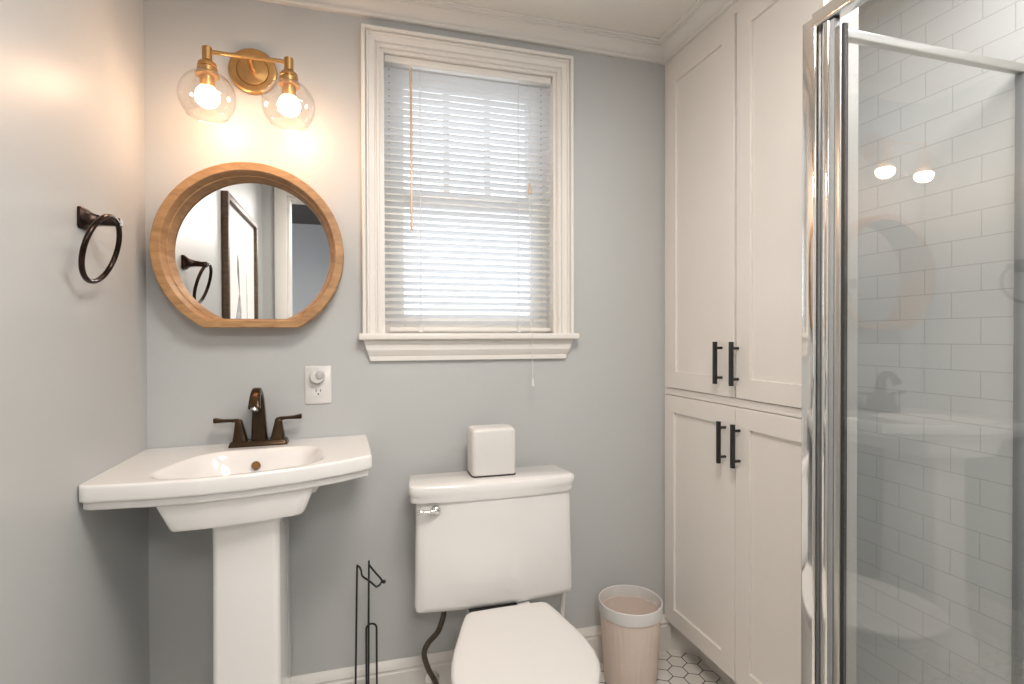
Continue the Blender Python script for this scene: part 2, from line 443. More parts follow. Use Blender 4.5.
bm = B(); box(bm, 0.104, 0.676, 1.822, 1.844, 1.219, 1.233); obj('bottom_rail', bm, M_trim, bl, bevel=0.003)
for x in (0.208, 0.555):
    bm = B()
    tube(bm, [(x, 1.8205, 1.219), (x, 1.8205, 2.105)], 0.0009, 6)
    tube(bm, [(x + 0.005, 1.8475, 1.219), (x + 0.005, 1.8475, 2.105)], 0.0009, 6)
    box(bm, x - 0.007, x + 0.007, 1.8185, 1.822, 1.216, 1.236)
    obj('ladder_cord', bm, M_plastic, bl)
bm = B(); tube(bm, [(0.177, 1.812, 2.100), (0.177, 1.809, 2.085), (0.178, 1.807, 1.555)], [0.002, 0.0042, 0.0042], 6); obj('tilt_wand', bm, M_wand, bl, angle=20)
bm = B(); tube(bm, [(0.592, 1.810, 2.098), (0.591, 1.808, 1.75), (0.580, 1.760, 1.216), (0.578, 1.738, 1.20), (0.578, 1.736, 1.052)], 0.0011, 6)
obj('lift_cord', bm, M_plastic, bl)
bm = B(); lathe(bm, [(0.002, 0.028), (0.0035, 0.024), (0.0045, 0.008), (0.006, 0.002), (0.005, 0.0)], (0.578, 1.736, 1.030), seg=14); obj('cord_tassel', bm, M_plastic, bl)
bm = B(); lathe(bm, [(0.003, 0.04), (0.005, 0.033), (0.0075, 0.008), (0.007, 0.0)], (0.592, 1.806, 1.706), seg=14); obj('cord_equalizer', bm, M_wand, bl)

# ------------------------------------------------------------------ wall sconce
sc = thing('wall_sconce', 'brass two-bulb wall light with clear glass globes above the round mirror', 'wall light', (-0.293, YB, 2.015))
bm = B(); lathe(bm, [(0.066, 0.0005), (0.0685, 0.004), (0.0685, 0.014), (0.066, 0.017), (0.061, 0.018), (0.046, 0.0185), (0.044, 0.016), (0.043, 0.0185), (0.020, 0.022), (0.012, 0.023)], (-0.299, YB, 2.010), 'Y', 56)
obj('backplate', bm, M_brass, sc, angle=40)
BY, BZ = 1.650, 1.986
bm = B(); tube(bm, [(-0.299, 1.779, 2.008), (-0.294, 1.70, 1.997), (-0.288, BY, BZ)], 0.0062, 14); obj('arm', bm, M_brass, sc)
bm = B(); tube(bm, [(-0.391, BY, BZ), (-0.1825, BY, BZ)], 0.0056, 14); obj('crossbar', bm, M_brass, sc)
for gx in (-0.391, -0.1825):
    s = None
    bm = B(); lathe(bm, [(0.010, 0.0225), (0.0125, 0.020), (0.0125, -0.014), (0.016, -0.018), (0.022, -0.022), (0.0235, -0.026), (0.0235, -0.031), (0.0215, -0.033), (0.0255, -0.036), (0.0255, -0.047), (0.024, -0.049), (0.029, -0.052), (0.029, -0.058), (0.019, -0.060), (0.019, -0.088), (0.016, -0.090)], (gx, BY, BZ - 0.010), seg=36)
    s = obj('socket', bm, M_brass, sc, angle=30)
    # glass globe, open below
    bm = B(); pr = []
    gc = 1.866
    for k in range(25):
        a = radians(22 + (134 - 22) * k / 24); pr.append((0.072 * sin(a), 0.072 * cos(a)))
    pr = [(0.0262, 0.0755)] + pr + [(pr[-1][0] + 0.0012, pr[-1][1] - 0.0012), (pr[-1][0] + 0.0008, pr[-1][1] - 0.003)]
    loops = []
    pin = [(max(r - 0.0016, 0.001), h) for r, h in pr][::-1]
    lathe(bm, pr + pin, (gx, BY, gc - 0.004), seg=48, cap0=False, cap1=False)
    obj('glass_globe', bm, M_glass, sc, angle=60)
    # bulb
    bm = B(); lathe(bm, [(0.0135, 0.046), (0.0145, 0.040), (0.019, 0.026), (0.0265, 0.010)], (gx, BY, 1.862), seg=32, cap1=False)
    bb = obj('bulb', bm, M_neck, sc)
    bm = B(); pr = [(0.0265, 0.010)] + [(0.0305 * cos(t), 0.0 - 0.0305 * sin(t) * 0.95) for t in [radians(-6 + 96 * k / 10) for k in range(11)]]
    lathe(bm, pr, (gx, BY, 1.862), seg=32, cap0=False, cap1=True); obj('bulb_globe', bm, M_bulb, bb)

# ------------------------------------------------------------------ round mirror
MC, MZ, MR = -0.297, 1.455, 0.259
mi = thing('round_mirror', 'round oak-framed mirror with deep rim and flat bottom above the sink', 'mirror', (MC, YB, MZ))
FL = -0.226
def ring_pts(r, fl, n=120):
    """circle of radius r cut flat at height fl"""
    t0 = math.asin(fl / r); out = []
    na = n - 20
    for k in range(na + 1):
        t = t0 + (pi - 2 * t0) * k / na
        out.append((r * cos(t), r * sin(t)))
    xa = out[-1][0]; xb = out[0][0]
    for k in range(1, 20):
        out.append((xa + (xb - xa) * k / 20, fl))
    return out
def mloop(r, fl, y): return [(MC + x, y, MZ + z) for x, z in ring_pts(r, fl)]
bm = B()
ls = [mloop(MR - 0.002, FL, YB - 0.0005), mloop(MR, FL, YB - 0.003), mloop(MR, FL, 1.722), mloop(MR - 0.002, FL + 0.002, 1.720),
      mloop(MR - 0.0225, FL + 0.020, 1.720), mloop(MR - 0.0245, FL + 0.022, 1.722), mloop(MR - 0.0305, FL + 0.0245, 1.752), mloop(MR - 0.034, FL + 0.0265, 1.7525), mloop(MR - 0.034, FL + 0.0265, 1.7555),
      mloop(MR - 0.0325, FL + 0.025, 1.756), mloop(MR - 0.0435, FL + 0.028, 1.790), mloop(MR - 0.0435, FL + 0.028, YB - 0.0005)]
V = loft(bm, ls, True, False, False)
n = len(V[0])
for i in range(n): bm.faces.new((V[-1][i], V[-1][(i + 1) % n], V[0][(i + 1) % n], V[0][i]))
obj('mirror_frame', bm, M_oak, mi, angle=30)
bm = B(); loft(bm, [mloop(MR - 0.043, FL + 0.0283, 1.7885), mloop(MR - 0.043, FL + 0.0283, 1.795)]); obj('mirror_glass', bm, M_mirror, mi, smooth=False)

# ------------------------------------------------------------------ towel ring
tr = thing('towel_ring', 'dark bronze towel ring on the left wall beside the round mirror', 'towel ring', (XL, 1.424, 1.481))
bm = B()
def sq(x, h, z=1.481, y=1.424, hz=None):
    h *= 0.9; z -= 0.013
    return [(x, y + a, z + b) for a, b in rrect(0, 0, h, hz or h, h * 0.25, 3)]
loft(bm, [sq(XL + 0.0003, 0.027), sq(XL + 0.006, 0.027), sq(XL + 0.010, 0.023), sq(XL + 0.020, 0.0155, 1.480), sq(XL + 0.038, 0.0115, 1.478), sq(XL + 0.060, 0.0095, 1.476), sq(XL + 0.074, 0.0105, 1.476), sq(XL + 0.076, 0.009, 1.476)])
obj('mount', bm, M_bronze_dark, tr, angle=40)
bm = B(); cx, cy, cz, rr, tl = -0.5395, 1.385, 1.396, 0.0745, 0.28
tube(bm, [(cx + rr * sin(t) * sin(tl), cy + rr * cos(t), cz + rr * sin(t) * cos(tl)) for t in [2 * pi * k / 64 for k in range(64)]], 0.0056, 12, closed=True)
obj('ring', bm, M_bronze_dark, tr)

# ------------------------------------------------------------------ framed art on the left wall (seen in the mirror)
ar = thing('framed_art', 'framed sketch in dark wood on the left wall, seen in the round mirror', 'picture', (XL, 0.48, 1.45))
AY0, AY1, AZ0, AZ1 = 0.10, 0.865, 0.98, 1.872
bm = B(); fw = 0.032
box(bm, XL + 0.001, XL + 0.030, AY0, AY0 + fw, AZ0, AZ1); box(bm, XL + 0.001, XL + 0.030, AY1 - fw, AY1, AZ0, AZ1)
box(bm, XL + 0.001, XL + 0.030, AY0 + fw, AY1 - fw, AZ0, AZ0 + fw); box(bm, XL + 0.001, XL + 0.030, AY0 + fw, AY1 - fw, AZ1 - fw, AZ1)
obj('frame', bm, M_walnut, ar, bevel=0.003)
bm = B(); box(bm, XL + 0.004, XL + 0.012, AY0 + fw, AY1 - fw, AZ0 + fw, AZ1 - fw); obj('paper_sheet', bm, M_paper, ar, smooth=False)
def blade(pts, material):
    bm = B(); L = [(y, z, h) for y, z, h in pts]
    loft(bm, [[(XL + 0.0122, y - h, z), (XL + 0.0122, y + h, z), (XL + 0.0130, y + h, z), (XL + 0.0130, y - h, z)] for y, z, h in L])
    return obj('brush_mark', bm, material, ar)
blade([(0.58, 1.62, 0.002), (0.575, 1.58, 0.018), (0.57, 1.53, 0.022), (0.55, 1.46, 0.010), (0.54, 1.42, 0.003)], M_inkdark)
blade([(0.54, 1.42, 0.01), (0.55, 1.35, 0.05), (0.58, 1.25, 0.08), (0.60, 1.12, 0.07), (0.63, 1.04, 0.03)], M_ink)
blade([(0.36, 1.55, 0.002), (0.35, 1.42, 0.006), (0.345, 1.25, 0.004)], M_ink)

# ------------------------------------------------------------------ outlet + night light
ou = thing('wall_outlet', 'white electrical outlet plate on the back wall above the faucet', 'outlet', (-0.118, YB, 1.050))
bm = B()
loft(bm, [[(x, y, z) for x, z in rrect(-0.118, 1.050, 0.0395 - i, 0.060 - i, 0.004, 3)] for y, i in ((YB - 0.0003, 0), (YB - 0.004, 0), (YB - 0.006, 0.003))])
pl = obj('cover_plate', bm, M_plastic, ou, angle=40)
for z in (1.0725, 1.0275):
    bm = B(); loft(bm, [[(x, y, zz) for x, zz in rrect(-0.118, z, 0.0168, 0.0145, 0.009, 4)] for y in (YB - 0.0055, YB - 0.0075)]); rc = obj('receptacle', bm, M_plastic, ou)
    bm = B()
    for dx in (-0.0065, 0.0065): box(bm, -0.118 + dx - 0.001, -0.118 + dx + 0.001, YB - 0.0079, YB - 0.0070, z + 0.000, z + 0.009)
    lathe(bm, [(0.0026, 0.0069), (0.0026, 0.0079)], (-0.118, YB, z - 0.007), 'Y', 12); obj('slot_holes', bm, M_hole, rc)
bm = B(); lathe(bm, [(0.003, 0.0055), (0.003, 0.0072)], (-0.118, YB, 1.050), 'Y', 12); obj('screw', bm, M_chrome_b, ou)
nl = thing('night_light', 'small round white night light plugged into the upper outlet socket', 'night light', (-0.118, 1.785, 1.078))
bm = B(); lathe(bm, [(0.020, 0.0085), (0.0225, 0.011), (0.0225, 0.026), (0.019, 0.031), (0.010, 0.033)], (-0.120, YB, 1.078), 'Y', 28); obj('night_light_body', bm, M_plastic, nl)
bm = B(); lathe(bm, [(0.0125, 0.028), (0.0125, 0.036), (0.009, 0.040), (0.004, 0.041)], (-0.112, YB, 1.083), 'Y', 24); obj('sensor_lens', bm, M_nl, nl)

def lean(bm, ang=0.0145):
    """the basin hangs a touch out of level, higher at its right end"""
    bmesh.ops.rotate(bm, verts=bm.verts[:], cent=(-0.28, 1.6, 0.88), matrix=Matrix.Rotation(-ang, 3, 'Y'))
    for v in bm.verts: v.co.x = max(v.co.x, XL + 0.0008)
# ------------------------------------------------------------------ pedestal sink
ZR = 0.880
sk = thing('pedestal_sink', 'white porcelain pedestal sink with bowed front in the left corner', 'sink', (-0.275, 1.6, 0))
FR = [(-0.592, 1.395), (-0.575, 1.384), (-0.53, 1.377), (-0.45, 1.366), (-0.348, 1.361), (-0.246, 1.372), (-0.138, 1.397), (-0.045, 1.433), (0.033, 1.480)]
def front_y(x):
    for (xa, ya), (xb, yb) in zip(FR[:-1], FR[1:]):
        if xa <= x <= xb:
            return ya + (yb - ya) * (x - xa) / (xb - xa)
    return FR[-1][1] if x > 0 else FR[0][1]
SX0, SX1, SYB = -0.592, 0.033, 1.797
def bowl(x, y):
    """depth of the basin at a plan point"""
    cyb, cyf = 1.676, front_y(x) + 0.016
    v = (y - (cyb + cyf) / 2) / ((cyb - cyf) / 2)
    w_ = max(0.0, (v + 1) / 2)
    xl, xr = -0.478 + 0.075 * w_ ** 1.6, -0.075 - 0.035 * w_
    u = (x - (xl + xr) / 2) / ((xr - xl) / 2)
    d = (abs(u) ** 4.5 + abs(v) ** 4.5) ** (1 / 4.5)
    if d >= 1.0: return 0.0
    t = min(1.0, (1 - d) / 0.50); s = t * t * (3 - 2 * t)
    q = min(1.0, (1 - d) / 0.16); q = q * q * (3 - 2 * q)
    return 0.022 * q + 0.095 * s
NX, NY = 90, 66
bm = B(); G = []
for i in range(NX + 1):
    x = SX0 + (SX1 - SX0) * i / NX
    yf = front_y(x); row = []
    for j in range(NY + 1):
        y = yf + (SYB - yf) * j / NY
        xx = x - (0.008 * (j / NY) ** 1.5 if i == NX else 0)
        z = ZR - bowl(xx, y)
        row.append(bm.verts.new((xx, y, z)))
    G.append(row)
for i in range(NX):
    for j in range(NY):
        bm.faces.new((G[i][j], G[i + 1][j], G[i + 1][j + 1], G[i][j + 1]))
# outline loop, then rounded edge, skirt, step, underside
loop = [G[i][0] for i in range(NX + 1)] + [G[NX][j] for j in range(1, NY + 1)] + [G[i][NY] for i in range(NX - 1, -1, -1)] + [G[0][j] for j in range(NY - 1, 0, -1)]
cl = [v.co.copy() for v in loop]; N = len(cl)
nr = []
for k in range(N):
    t = (cl[(k + 1) % N] - cl[k - 1]); t.z = 0; t.normalize(); nr.append(Vector((t.y, -t.x, 0)))
ctr = Vector((-0.28, 1.6, 0))
def off(k, o, z):
    p = cl[k] + nr[k] * o; p.z = z
    p.x = max(p.x, XL + 0.001); p.y = min(p.y, YB - 0.0005); return p
prev = loop
for o, z in ((0.0022, ZR - 0.0010), (0.0038, ZR - 0.0035), (0.0045, ZR - 0.007), (0.0045, ZR - 0.032), (0.003, ZR - 0.0365), (-0.001, ZR - 0.039), (-0.009, ZR - 0.0395), (-0.008, ZR - 0.041), (-0.008, ZR - 0.0545), (-0.011, ZR - 0.058), (-0.030, ZR - 0.060)):
    cur = [bm.verts.new(off(k, o, z)) for k in range(N)]
    for k in range(N):
        q = (k + 1) % N; bm.faces.new((prev[k], prev[q], cur[q], cur[k]))
    prev = cur
lean(bm); obj('basin', bm, M_porc, sk, angle=50)
# hanging bowl body under the rim
bm = B()
def under(xl, xr, yf, yb, z, r): return [(x, y, z) for x, y in rrect((xl + xr) / 2, (yf + yb) / 2, (xr - xl) / 2, (yb - yf) / 2, r, 5)]
def under_front(xl, xr, inset, yb, z):
    n = 16; out = [(xl, yb, z), (xl, front_y(xl) + inset + 0.010, z), (xl + 0.003, front_y(xl) + inset + 0.003, z)]
    out += [(xl + 0.01 + (xr - xl - 0.02) * k / n, front_y(xl + 0.01 + (xr - xl - 0.02) * k / n) + inset, z) for k in range(n + 1)]
    return out + [(xr - 0.003, front_y(xr) + inset + 0.003, z), (xr, front_y(xr) + inset + 0.010, z), (xr, yb, z)]
loft(bm, [under_front(-0.448, -0.104, 0.022, 1.785, ZR - 0.050), under_front(-0.444, -0.108, 0.024, 1.785, ZR - 0.066), under_front(-0.422, -0.130, 0.032, 1.770, ZR - 0.120), under_front(-0.419, -0.135, 0.036, 1.765, ZR - 0.1265), under_front(-0.41, -0.145, 0.046, 1.755, ZR - 0.1290)], True, False, True)
lean(bm); obj('bowl_underside', bm, M_porc, sk, angle=40)
bm = B()
loft(bm, [under(-0.42, -0.072, 1.545, 1.785, ZR - 0.052, 0.012), under(-0.42, -0.076, 1.55, 1.785, ZR - 0.078, 0.012), under(-0.40, -0.098, 1.56, 1.785, ZR - 0.090, 0.012), under(-0.40, -0.112, 1.57, 1.785, ZR - 0.112, 0.012)], True, False, True)
lean(bm); obj('rear_support', bm, M_porc, sk, angle=40)
# pedestal
bm = B()
def ped(hw, yf, yb, z, r=0.016): return [(x, y, z) for x, y in rrect(-0.2665, (yf + yb) / 2, hw, (yb - yf) / 2, r, 5)]
loft(bm, [ped(0.105, 1.415, 1.700, 0.0), ped(0.105, 1.415, 1.700, 0.03), ped(0.098, 1.422, 1.695, 0.05), ped(0.084, 1.438, 1.680, 0.12), ped(0.078, 1.445, 1.672, 0.26), ped(0.0765, 1.448, 1.665, 0.60), ped(0.0765, 1.448, 1.665, 0.732), ped(0.079, 1.444, 1.668, 0.738), ped(0.080, 1.443, 1.67, ZR - 0.1275)])
obj('pedestal', bm, M_porc, sk, angle=45)
# overflow ring
bm = B()
oc = Vector((-0.2755, 1.644, 0.840)); on = Vector((0, -0.88, 0.47)).normalized(); ou1 = Vector((1, 0, 0)); ov = on.cross(ou1)
lo = []
for r, h in ((0.0115, -0.02), (0.0115, 0.0015), (0.0100, 0.0028), (0.0072, 0.0028), (0.0066, 0.0012)):
    lo.append([oc + ou1 * r * cos(2 * pi * k / 24) + ov * r * sin(2 * pi * k / 24) + on * h for k in range(24)])
loft(bm, lo); lean(bm); obj('overflow_cap', bm, M_bronze_gold, sk)

# ------------------------------------------------------------------ faucet
fa = thing('faucet', 'oil-rubbed bronze two-handle faucet on the pedestal sink', 'faucet', (-0.283, 1.755, ZR))
FX, FY = -0.281, 1.742
bm = B()
def frect(hx, hy, z): return [(x, y, z) for x, y in rrect(FX, FY, hx, hy, 0.006, 4)]
loft(bm, [frect(0.080, 0.027, ZR + 0.0003), frect(0.080, 0.027, ZR + 0.003), frect(0.076, 0.0235, ZR + 0.013), frect(0.073, 0.0215, ZR + 0.016), frect(0.070, 0.019, ZR + 0.0165)])
lean(bm); obj('base_plate', bm, M_bronze, fa, angle=30)
bm = B()
pts = smooth_path([(FX, 1.748, ZR + 0.016), (FX, 1.747, ZR + 0.06), (FX, 1.745, ZR + 0.115), (FX, 1.738, ZR + 0.148), (FX, 1.722, ZR + 0.161), (FX, 1.700, ZR + 0.154), (FX, 1.681, ZR + 0.135), (FX, 1.672, ZR + 0.117)], 6)
n = len(pts); ls = []
for i, p in enumerate(pts):
    t = (pts[min(i + 1, n - 1)] - pts[max(i - 1, 0)]).normalized(); f = i / (n - 1)
    sx = Vector((1, 0, 0)); nn = t.cross(sx).normalized()
    hx = 0.0225 - 0.010 * min(1, f / 0.5); hy = 0.020 - 0.0085 * min(1, f / 0.5)
    if f > 0.6: hx += 0.0035 * (f - 0.6) / 0.4
    ls.append([p + sx * a + nn * b for a, b in rrect(0, 0, hx, hy, 0.55 * min(hx, hy), 4)])
loft(bm, ls); lean(bm); obj('spout', bm, M_bronze, fa, angle=40)
bm = B(); tube(bm, [(FX, 1.672, ZR + 0.1185), (FX, 1.668, ZR + 0.110)], 0.010, 20); lean(bm); obj('aerator', bm, M_chrome_b, fa)
for s in (-1, 1):
    hxc = FX + s * 0.051
    bm = B()
    def hr(cx_, hx, hy, z): return [(x, y, z) for x, y in rrect(cx_, FY, hx, hy, 0.45 * min(hx, hy), 4)]
    loft(bm, [hr(hxc, 0.0205, 0.0185, ZR + 0.0155), hr(hxc + s * 0.001, 0.0175, 0.0165, ZR + 0.028), hr(hxc + s * 0.002, 0.0135, 0.013, ZR + 0.050), hr(hxc + s * 0.003, 0.0105, 0.011, ZR + 0.066), hr(hxc + s * 0.0035, 0.0095, 0.0105, ZR + 0.074), hr(hxc + s * 0.004, 0.006, 0.008, ZR + 0.0785)])
    lean(bm); h = obj('handle', bm, M_bronze, fa, angle=40)
    bm = B(); ls = []
    for dx, dz, hy, hz in ((-0.007, 0.068, 0.0105, 0.007), (0.004, 0.0755, 0.0105, 0.0055), (0.022, 0.0765, 0.009, 0.0042), (0.042, 0.0770, 0.0095, 0.0048), (0.060, 0.0785, 0.0115, 0.0068), (0.066, 0.0790, 0.0115, 0.0068)):
        ls.append([(hxc + s * (dx + 0.003), FY + a, ZR + dz + b) for a, b in rrect(0, 0, hy, hz, 0.0025, 3)])
    loft(bm, ls); lean(bm); obj('lever', bm, M_bronze, h, angle=40)

# ------------------------------------------------------------------ toilet
TX = 0.399
to = thing('toilet', 'white two-piece toilet with closed lid below the window', 'toilet', (TX, 1.4, 0))
# tank body: bowed front
TK = 0.4175
def tank_loop(hw, yf, bow, yb, z, r=0.02, n=18, tap=0.0):
    out = [(TK - hw + tap, yb, z)]
    L = []
    for k in range(n + 1):
        u = -1 + 2 * k / n
        L.append((TK + hw * u, yf - bow * (1 - u * u), z))
    # round the two front corners
    out.append((TK - hw, yf + r, z)); out.append((TK - hw + r * 0.15, yf + r * 0.4, z)); out.append((TK - hw + r * 0.45, yf + r * 0.06, z))
    out += L[1:-1]
    out.append((TK + hw - r * 0.45, yf + r * 0.06, z)); out.append((TK + hw - r * 0.15, yf + r * 0.4, z)); out.append((TK + hw, yf + r, z))
    out.append((TK + hw - tap, yb, z))
    return out
bm = B()
loft(bm, [tank_loop(0.242, 1.618, 0.018, 1.725, 0.369, 0.03, tap=0.02), tank_loop(0.252, 1.606, 0.022, 1.728, 0.375, tap=0.02), tank_loop(0.2545, 1.602, 0.024, 1.730, 0.390, tap=0.02), tank_loop(0.2515, 1.606, 0.026, 1.732, 0.55, tap=0.016), tank_loop(0.2485, 1.608, 0.028, 1.734, 0.708, tap=0.014)])
obj('tank', bm, M_porc, to, angle=50)
TK = 0.4115
bm = B()
loft(bm, [tank_loop(0.255, 1.606, 0.024, 1.738, 0.703, tap=0.014), tank_loop(0.260, 1.600, 0.024, 1.740, 0.705, tap=0.014), tank_loop(0.261, 1.598, 0.025, 1.740, 0.712, tap=0.014), tank_loop(0.261, 1.598, 0.025, 1.740, 0.722, tap=0.014), tank_loop(0.2645, 1.594, 0.022, 1.742, 0.727, tap=0.014), tank_loop(0.2655, 1.592, 0.020, 1.743, 0.7475, tap=0.014), tank_loop(0.2635, 1.594, 0.019, 1.742, 0.7535, tap=0.014), tank_loop(0.257, 1.600, 0.018, 1.737, 0.7560, tap=0.014)])
obj('tank_lid', bm, M_porc, to, angle=40)
# flush lever
bm = B(); lathe(bm, [(0.015, -0.004), (0.015, 0.006), (0.013, 0.010), (0.008, 0.013), (0.003, 0.0138)], (0.2245, 1.597, 0.682), 'Y', 24); lv = obj('flush_lever', bm, M_chrome, to)
bm = B(); tube(bm, smooth_path([(0.2245, 1.585, 0.682), (0.212, 1.582, 0.683), (0.195, 1.581, 0.682), (0.180, 1.582, 0.684), (0.169, 1.584, 0.6845)], 5), [0.0072] * 7 + [0.0058] * 7 + [0.0064] * 7, 12); obj('lever_arm', bm, M_chrome, lv)
# bowl
def egg(hw, yc, lf, lb, z, n=56, cut=None, px=2.0):
    out = []
    for k in range(n):
        t = 2 * pi * k / n
        c_, s_ = cos(t), sin(t)
        x = hw * (abs(c_) ** (2 / px)) * (1 if c_ >= 0 else -1)
        y = (lb if s_ > 0 else lf) * s_
        y = yc + y
        if cut and y > cut: y = cut
        out.append((TX + x, y, z))
    return out
bm = B()
loft(bm, [egg(0.105, 1.32, 0.20, 0.30, 0.0), egg(0.105, 1.32, 0.20, 0.30, 0.04), egg(0.095, 1.33, 0.17, 0.30, 0.10), egg(0.105, 1.30, 0.17, 0.30, 0.20), egg(0.140, 1.26, 0.17, 0.28, 0.29), egg(0.160, 1.25, 0.18, 0.28, 0.34), egg(0.166, 1.25, 0.185, 0.28, 0.358), egg(0.160, 1.25, 0.18, 0.275, 0.364)])
bx = [(x, y, z) for z in (0.25, 0.366) for x, y in rrect(0.425, 1.585, 0.092, 0.12, 0.03, 5)]
h = len(bx) // 2; loft(bm, [bx[:h], bx[h:]])
obj('bowl', bm, M_porc, to, angle=45)
bm = B(); loft(bm, [[(x, y, z) for x, y in rrect(TX, 1.595, 0.075, 0.035, 0.01, 4)] for z in (0.364, 0.3705)]); obj('tank_gap_shade', bm, M_rubber, to)  # dark slab standing in for gap shadow and gasket under the tank
SEAT = [(1.050, 0.0), (1.055, 0.050), (1.065, 0.088), (1.085, 0.122), (1.118, 0.150), (1.160, 0.171), (1.20, 0.182), (1.24, 0.185), (1.29, 0.181), (1.35, 0.169), (1.41, 0.153), (1.45, 0.143), (1.49, 0.131), (1.508, 0.123), (1.517, 0.110), (1.520, 0.04)]
def seat_loop(i, z):
    """seat outline, inset by i; the bowl stands slightly turned to the tank"""
    cx_ = lambda y: 0.391 + (y - 1.22) * 0.105
    k = 1 - i / 0.185
    P = [(-h, y) for y, h in SEAT] + [(h, y) for y, h in SEAT[:0:-1]]
    out = []
    for x, y in P:
        yy = 1.27 + (y - 1.27) * (1 - i / 0.24)
        out.append((cx_(yy) + x * k, yy, z))
    return out
bm = B()
loft(bm, [seat_loop(0.010, 0.3655), seat_loop(0.004, 0.369), seat_loop(0.004, 0.380), seat_loop(0.008, 0.3845)])
obj('seat', bm, M_plastic, to, angle=45)
bm = B()
loft(bm, [seat_loop(0.006, 0.3865), seat_loop(0.001, 0.389), seat_loop(0.0, 0.397), seat_loop(0.002, 0.4015), seat_loop(0.007, 0.4045), seat_loop(0.016, 0.4062), seat_loop(0.04, 0.4072)])
obj('lid', bm, M_plastic, to, angle=45)
for s in (-1, 1):
    bm = B(); loft(bm, [[(x, y, z) for x, y in rrect(0.417 + s * 0.075, 1.535, 0.022, 0.014, 0.006, 4)] for z in (0.366, 0.385)]); obj('hinge', bm, M_plastic, to, bevel=0.002)
bm = B(); tube(bm, [(0.664, 1.67, 0.380), (0.662, 1.67, 0.345), (0.652, 1.66, 0.25)], 0.0085, 12); obj('side_tube', bm, M_plastic, to)
# water supply
hs = thing('supply_hose', 'dark braided water hose under the left side of the toilet tank', 'hose', (0.2560, 1.68, 0.05))
bm = B(); tube(bm, smooth_path([(0.2600, 1.68, 0.345), (0.2590, 1.68, 0.318), (0.2420, 1.68, 0.270), (0.2110, 1.68, 0.238), (0.1980, 1.68, 0.205), (0.2110, 1.68, 0.155), (0.2340, 1.68, 0.108), (0.2440, 1.69, 0.07), (0.2420, 1.71, 0.06)], 8), 0.0085, 14); obj('hose', bm, M_hose, hs)
bm = B(); tube(bm, [(0.2600, 1.68, 0.3675), (0.2600, 1.68, 0.350), (0.2600, 1.68, 0.334)], [0.0125, 0.012, 0.010], 8); obj('coupling_nut', bm, M_chrome_b, hs, smooth=False)
bm = B(); tube(bm, [(0.2420, 1.705, 0.06), (0.2420, 1.782, 0.06)], 0.010, 12); lathe(bm, [(0.026, 0.0165), (0.024, 0.022), (0.012, 0.026)], (0.236, YB, 0.06), 'Y', 24); obj('stop_valve', bm, M_chrome, hs)

# tissue cover on the tank
tb = thing('tissue_box', 'white rounded upright box with dark base standing on the toilet tank lid', 'box', (0.416, 1.705, 0.756))
def trect(i, z): return [(x, y, z) for x, y in rrect(0.4190, 1.690, 0.0715 - i, 0.046 - i, 0.012, 5)]
bm = B(); loft(bm, [trect(0.0, 0.7560), trect(-0.001, 0.757), trect(-0.001, 0.7600), trect(0.002, 0.7605)]); obj('base', bm, M_rubber, tb)
bm = B(); loft(bm, [trect(0.001, 0.7607), trect(0.0, 0.763), trect(0.0, 0.898), trect(0.0012, 0.9025), trect(0.0045, 0.9065), trect(0.009, 0.9085), trect(0.02, 0.9092)]); obj('cover', bm, M_plastic, tb, angle=50)

# ------------------------------------------------------------------ toilet paper stand
st = thing('toilet_paper_stand', 'thin black wire toilet paper stand between sink and toilet', 'paper stand', (0.02, 1.69, 0))
def shift(bm):
    for v in bm.verts: v.co.x += 0.005
SYY = 1.715
bm = B()
arm_l = [(-0.016, SYY, 0.012), (-0.012, SYY, 0.25), (-0.008, SYY, 0.475), (-0.0055, SYY, 0.489), (-0.001, SYY - 0.003, 0.490), (0.004, SYY - 0.008, 0.480), (0.008, SYY - 0.016, 0.466), (0.028, SYY - 0.038, 0.458), (0.047, SYY - 0.056, 0.446)]
tip = [(0.066, SYY - 0.038, 0.453), (0.060, SYY - 0.029, 0.460), (0.044, SYY - 0.015, 0.475), (0.028, SYY, 0.492)]
tube(bm, smooth_path(arm_l, 5) + [Vector((0.057, SYY - 0.051, 0.447))] + smooth_path(tip, 5), 0.0031, 8)
shift(bm); obj('roll_arm', bm, M_black, st)
bm = B(); bmesh.ops.create_uvsphere(bm, u_segments=16, v_segments=10, radius=0.006, matrix=Matrix.Translation((0.071, SYY - 0.040, 0.4515))); shift(bm); obj('ball_tip', bm, M_black, st)
bm = B(); tube(bm, [(0.024, SYY, 0.012), (0.0255, SYY, 0.30), (0.0275, SYY, 0.505)], [0.0032, 0.0032, 0.0028], 8); shift(bm); obj('upright', bm, M_black, st)
bm = B()
lp = [(0.018, SYY - 0.02, 0.012), (0.018, SYY - 0.02, 0.296)] + [(0.0335 - 0.0155 * cos(t), SYY - 0.02, 0.302 + 0.0155 * sin(t)) for t in [pi * k / 10 for k in range(11)]] + [(0.049, SYY - 0.02, 0.296), (0.049, SYY - 0.02, 0.012)]
tube(bm, lp, 0.0031, 8); shift(bm); obj('spare_roll_loop', bm, M_black, st)
bm = B(); tube(bm, [(0.018 + 0.072 * cos(2 * pi * k / 48), SYY - 0.012 + 0.072 * sin(2 * pi * k / 48), 0.0055) for k in range(48)], 0.0055, 10, closed=True)
box(bm, -0.05, 0.086, SYY - 0.024, SYY + 0.004, 0.003, 0.014); shift(bm); obj('base', bm, M_black, st)

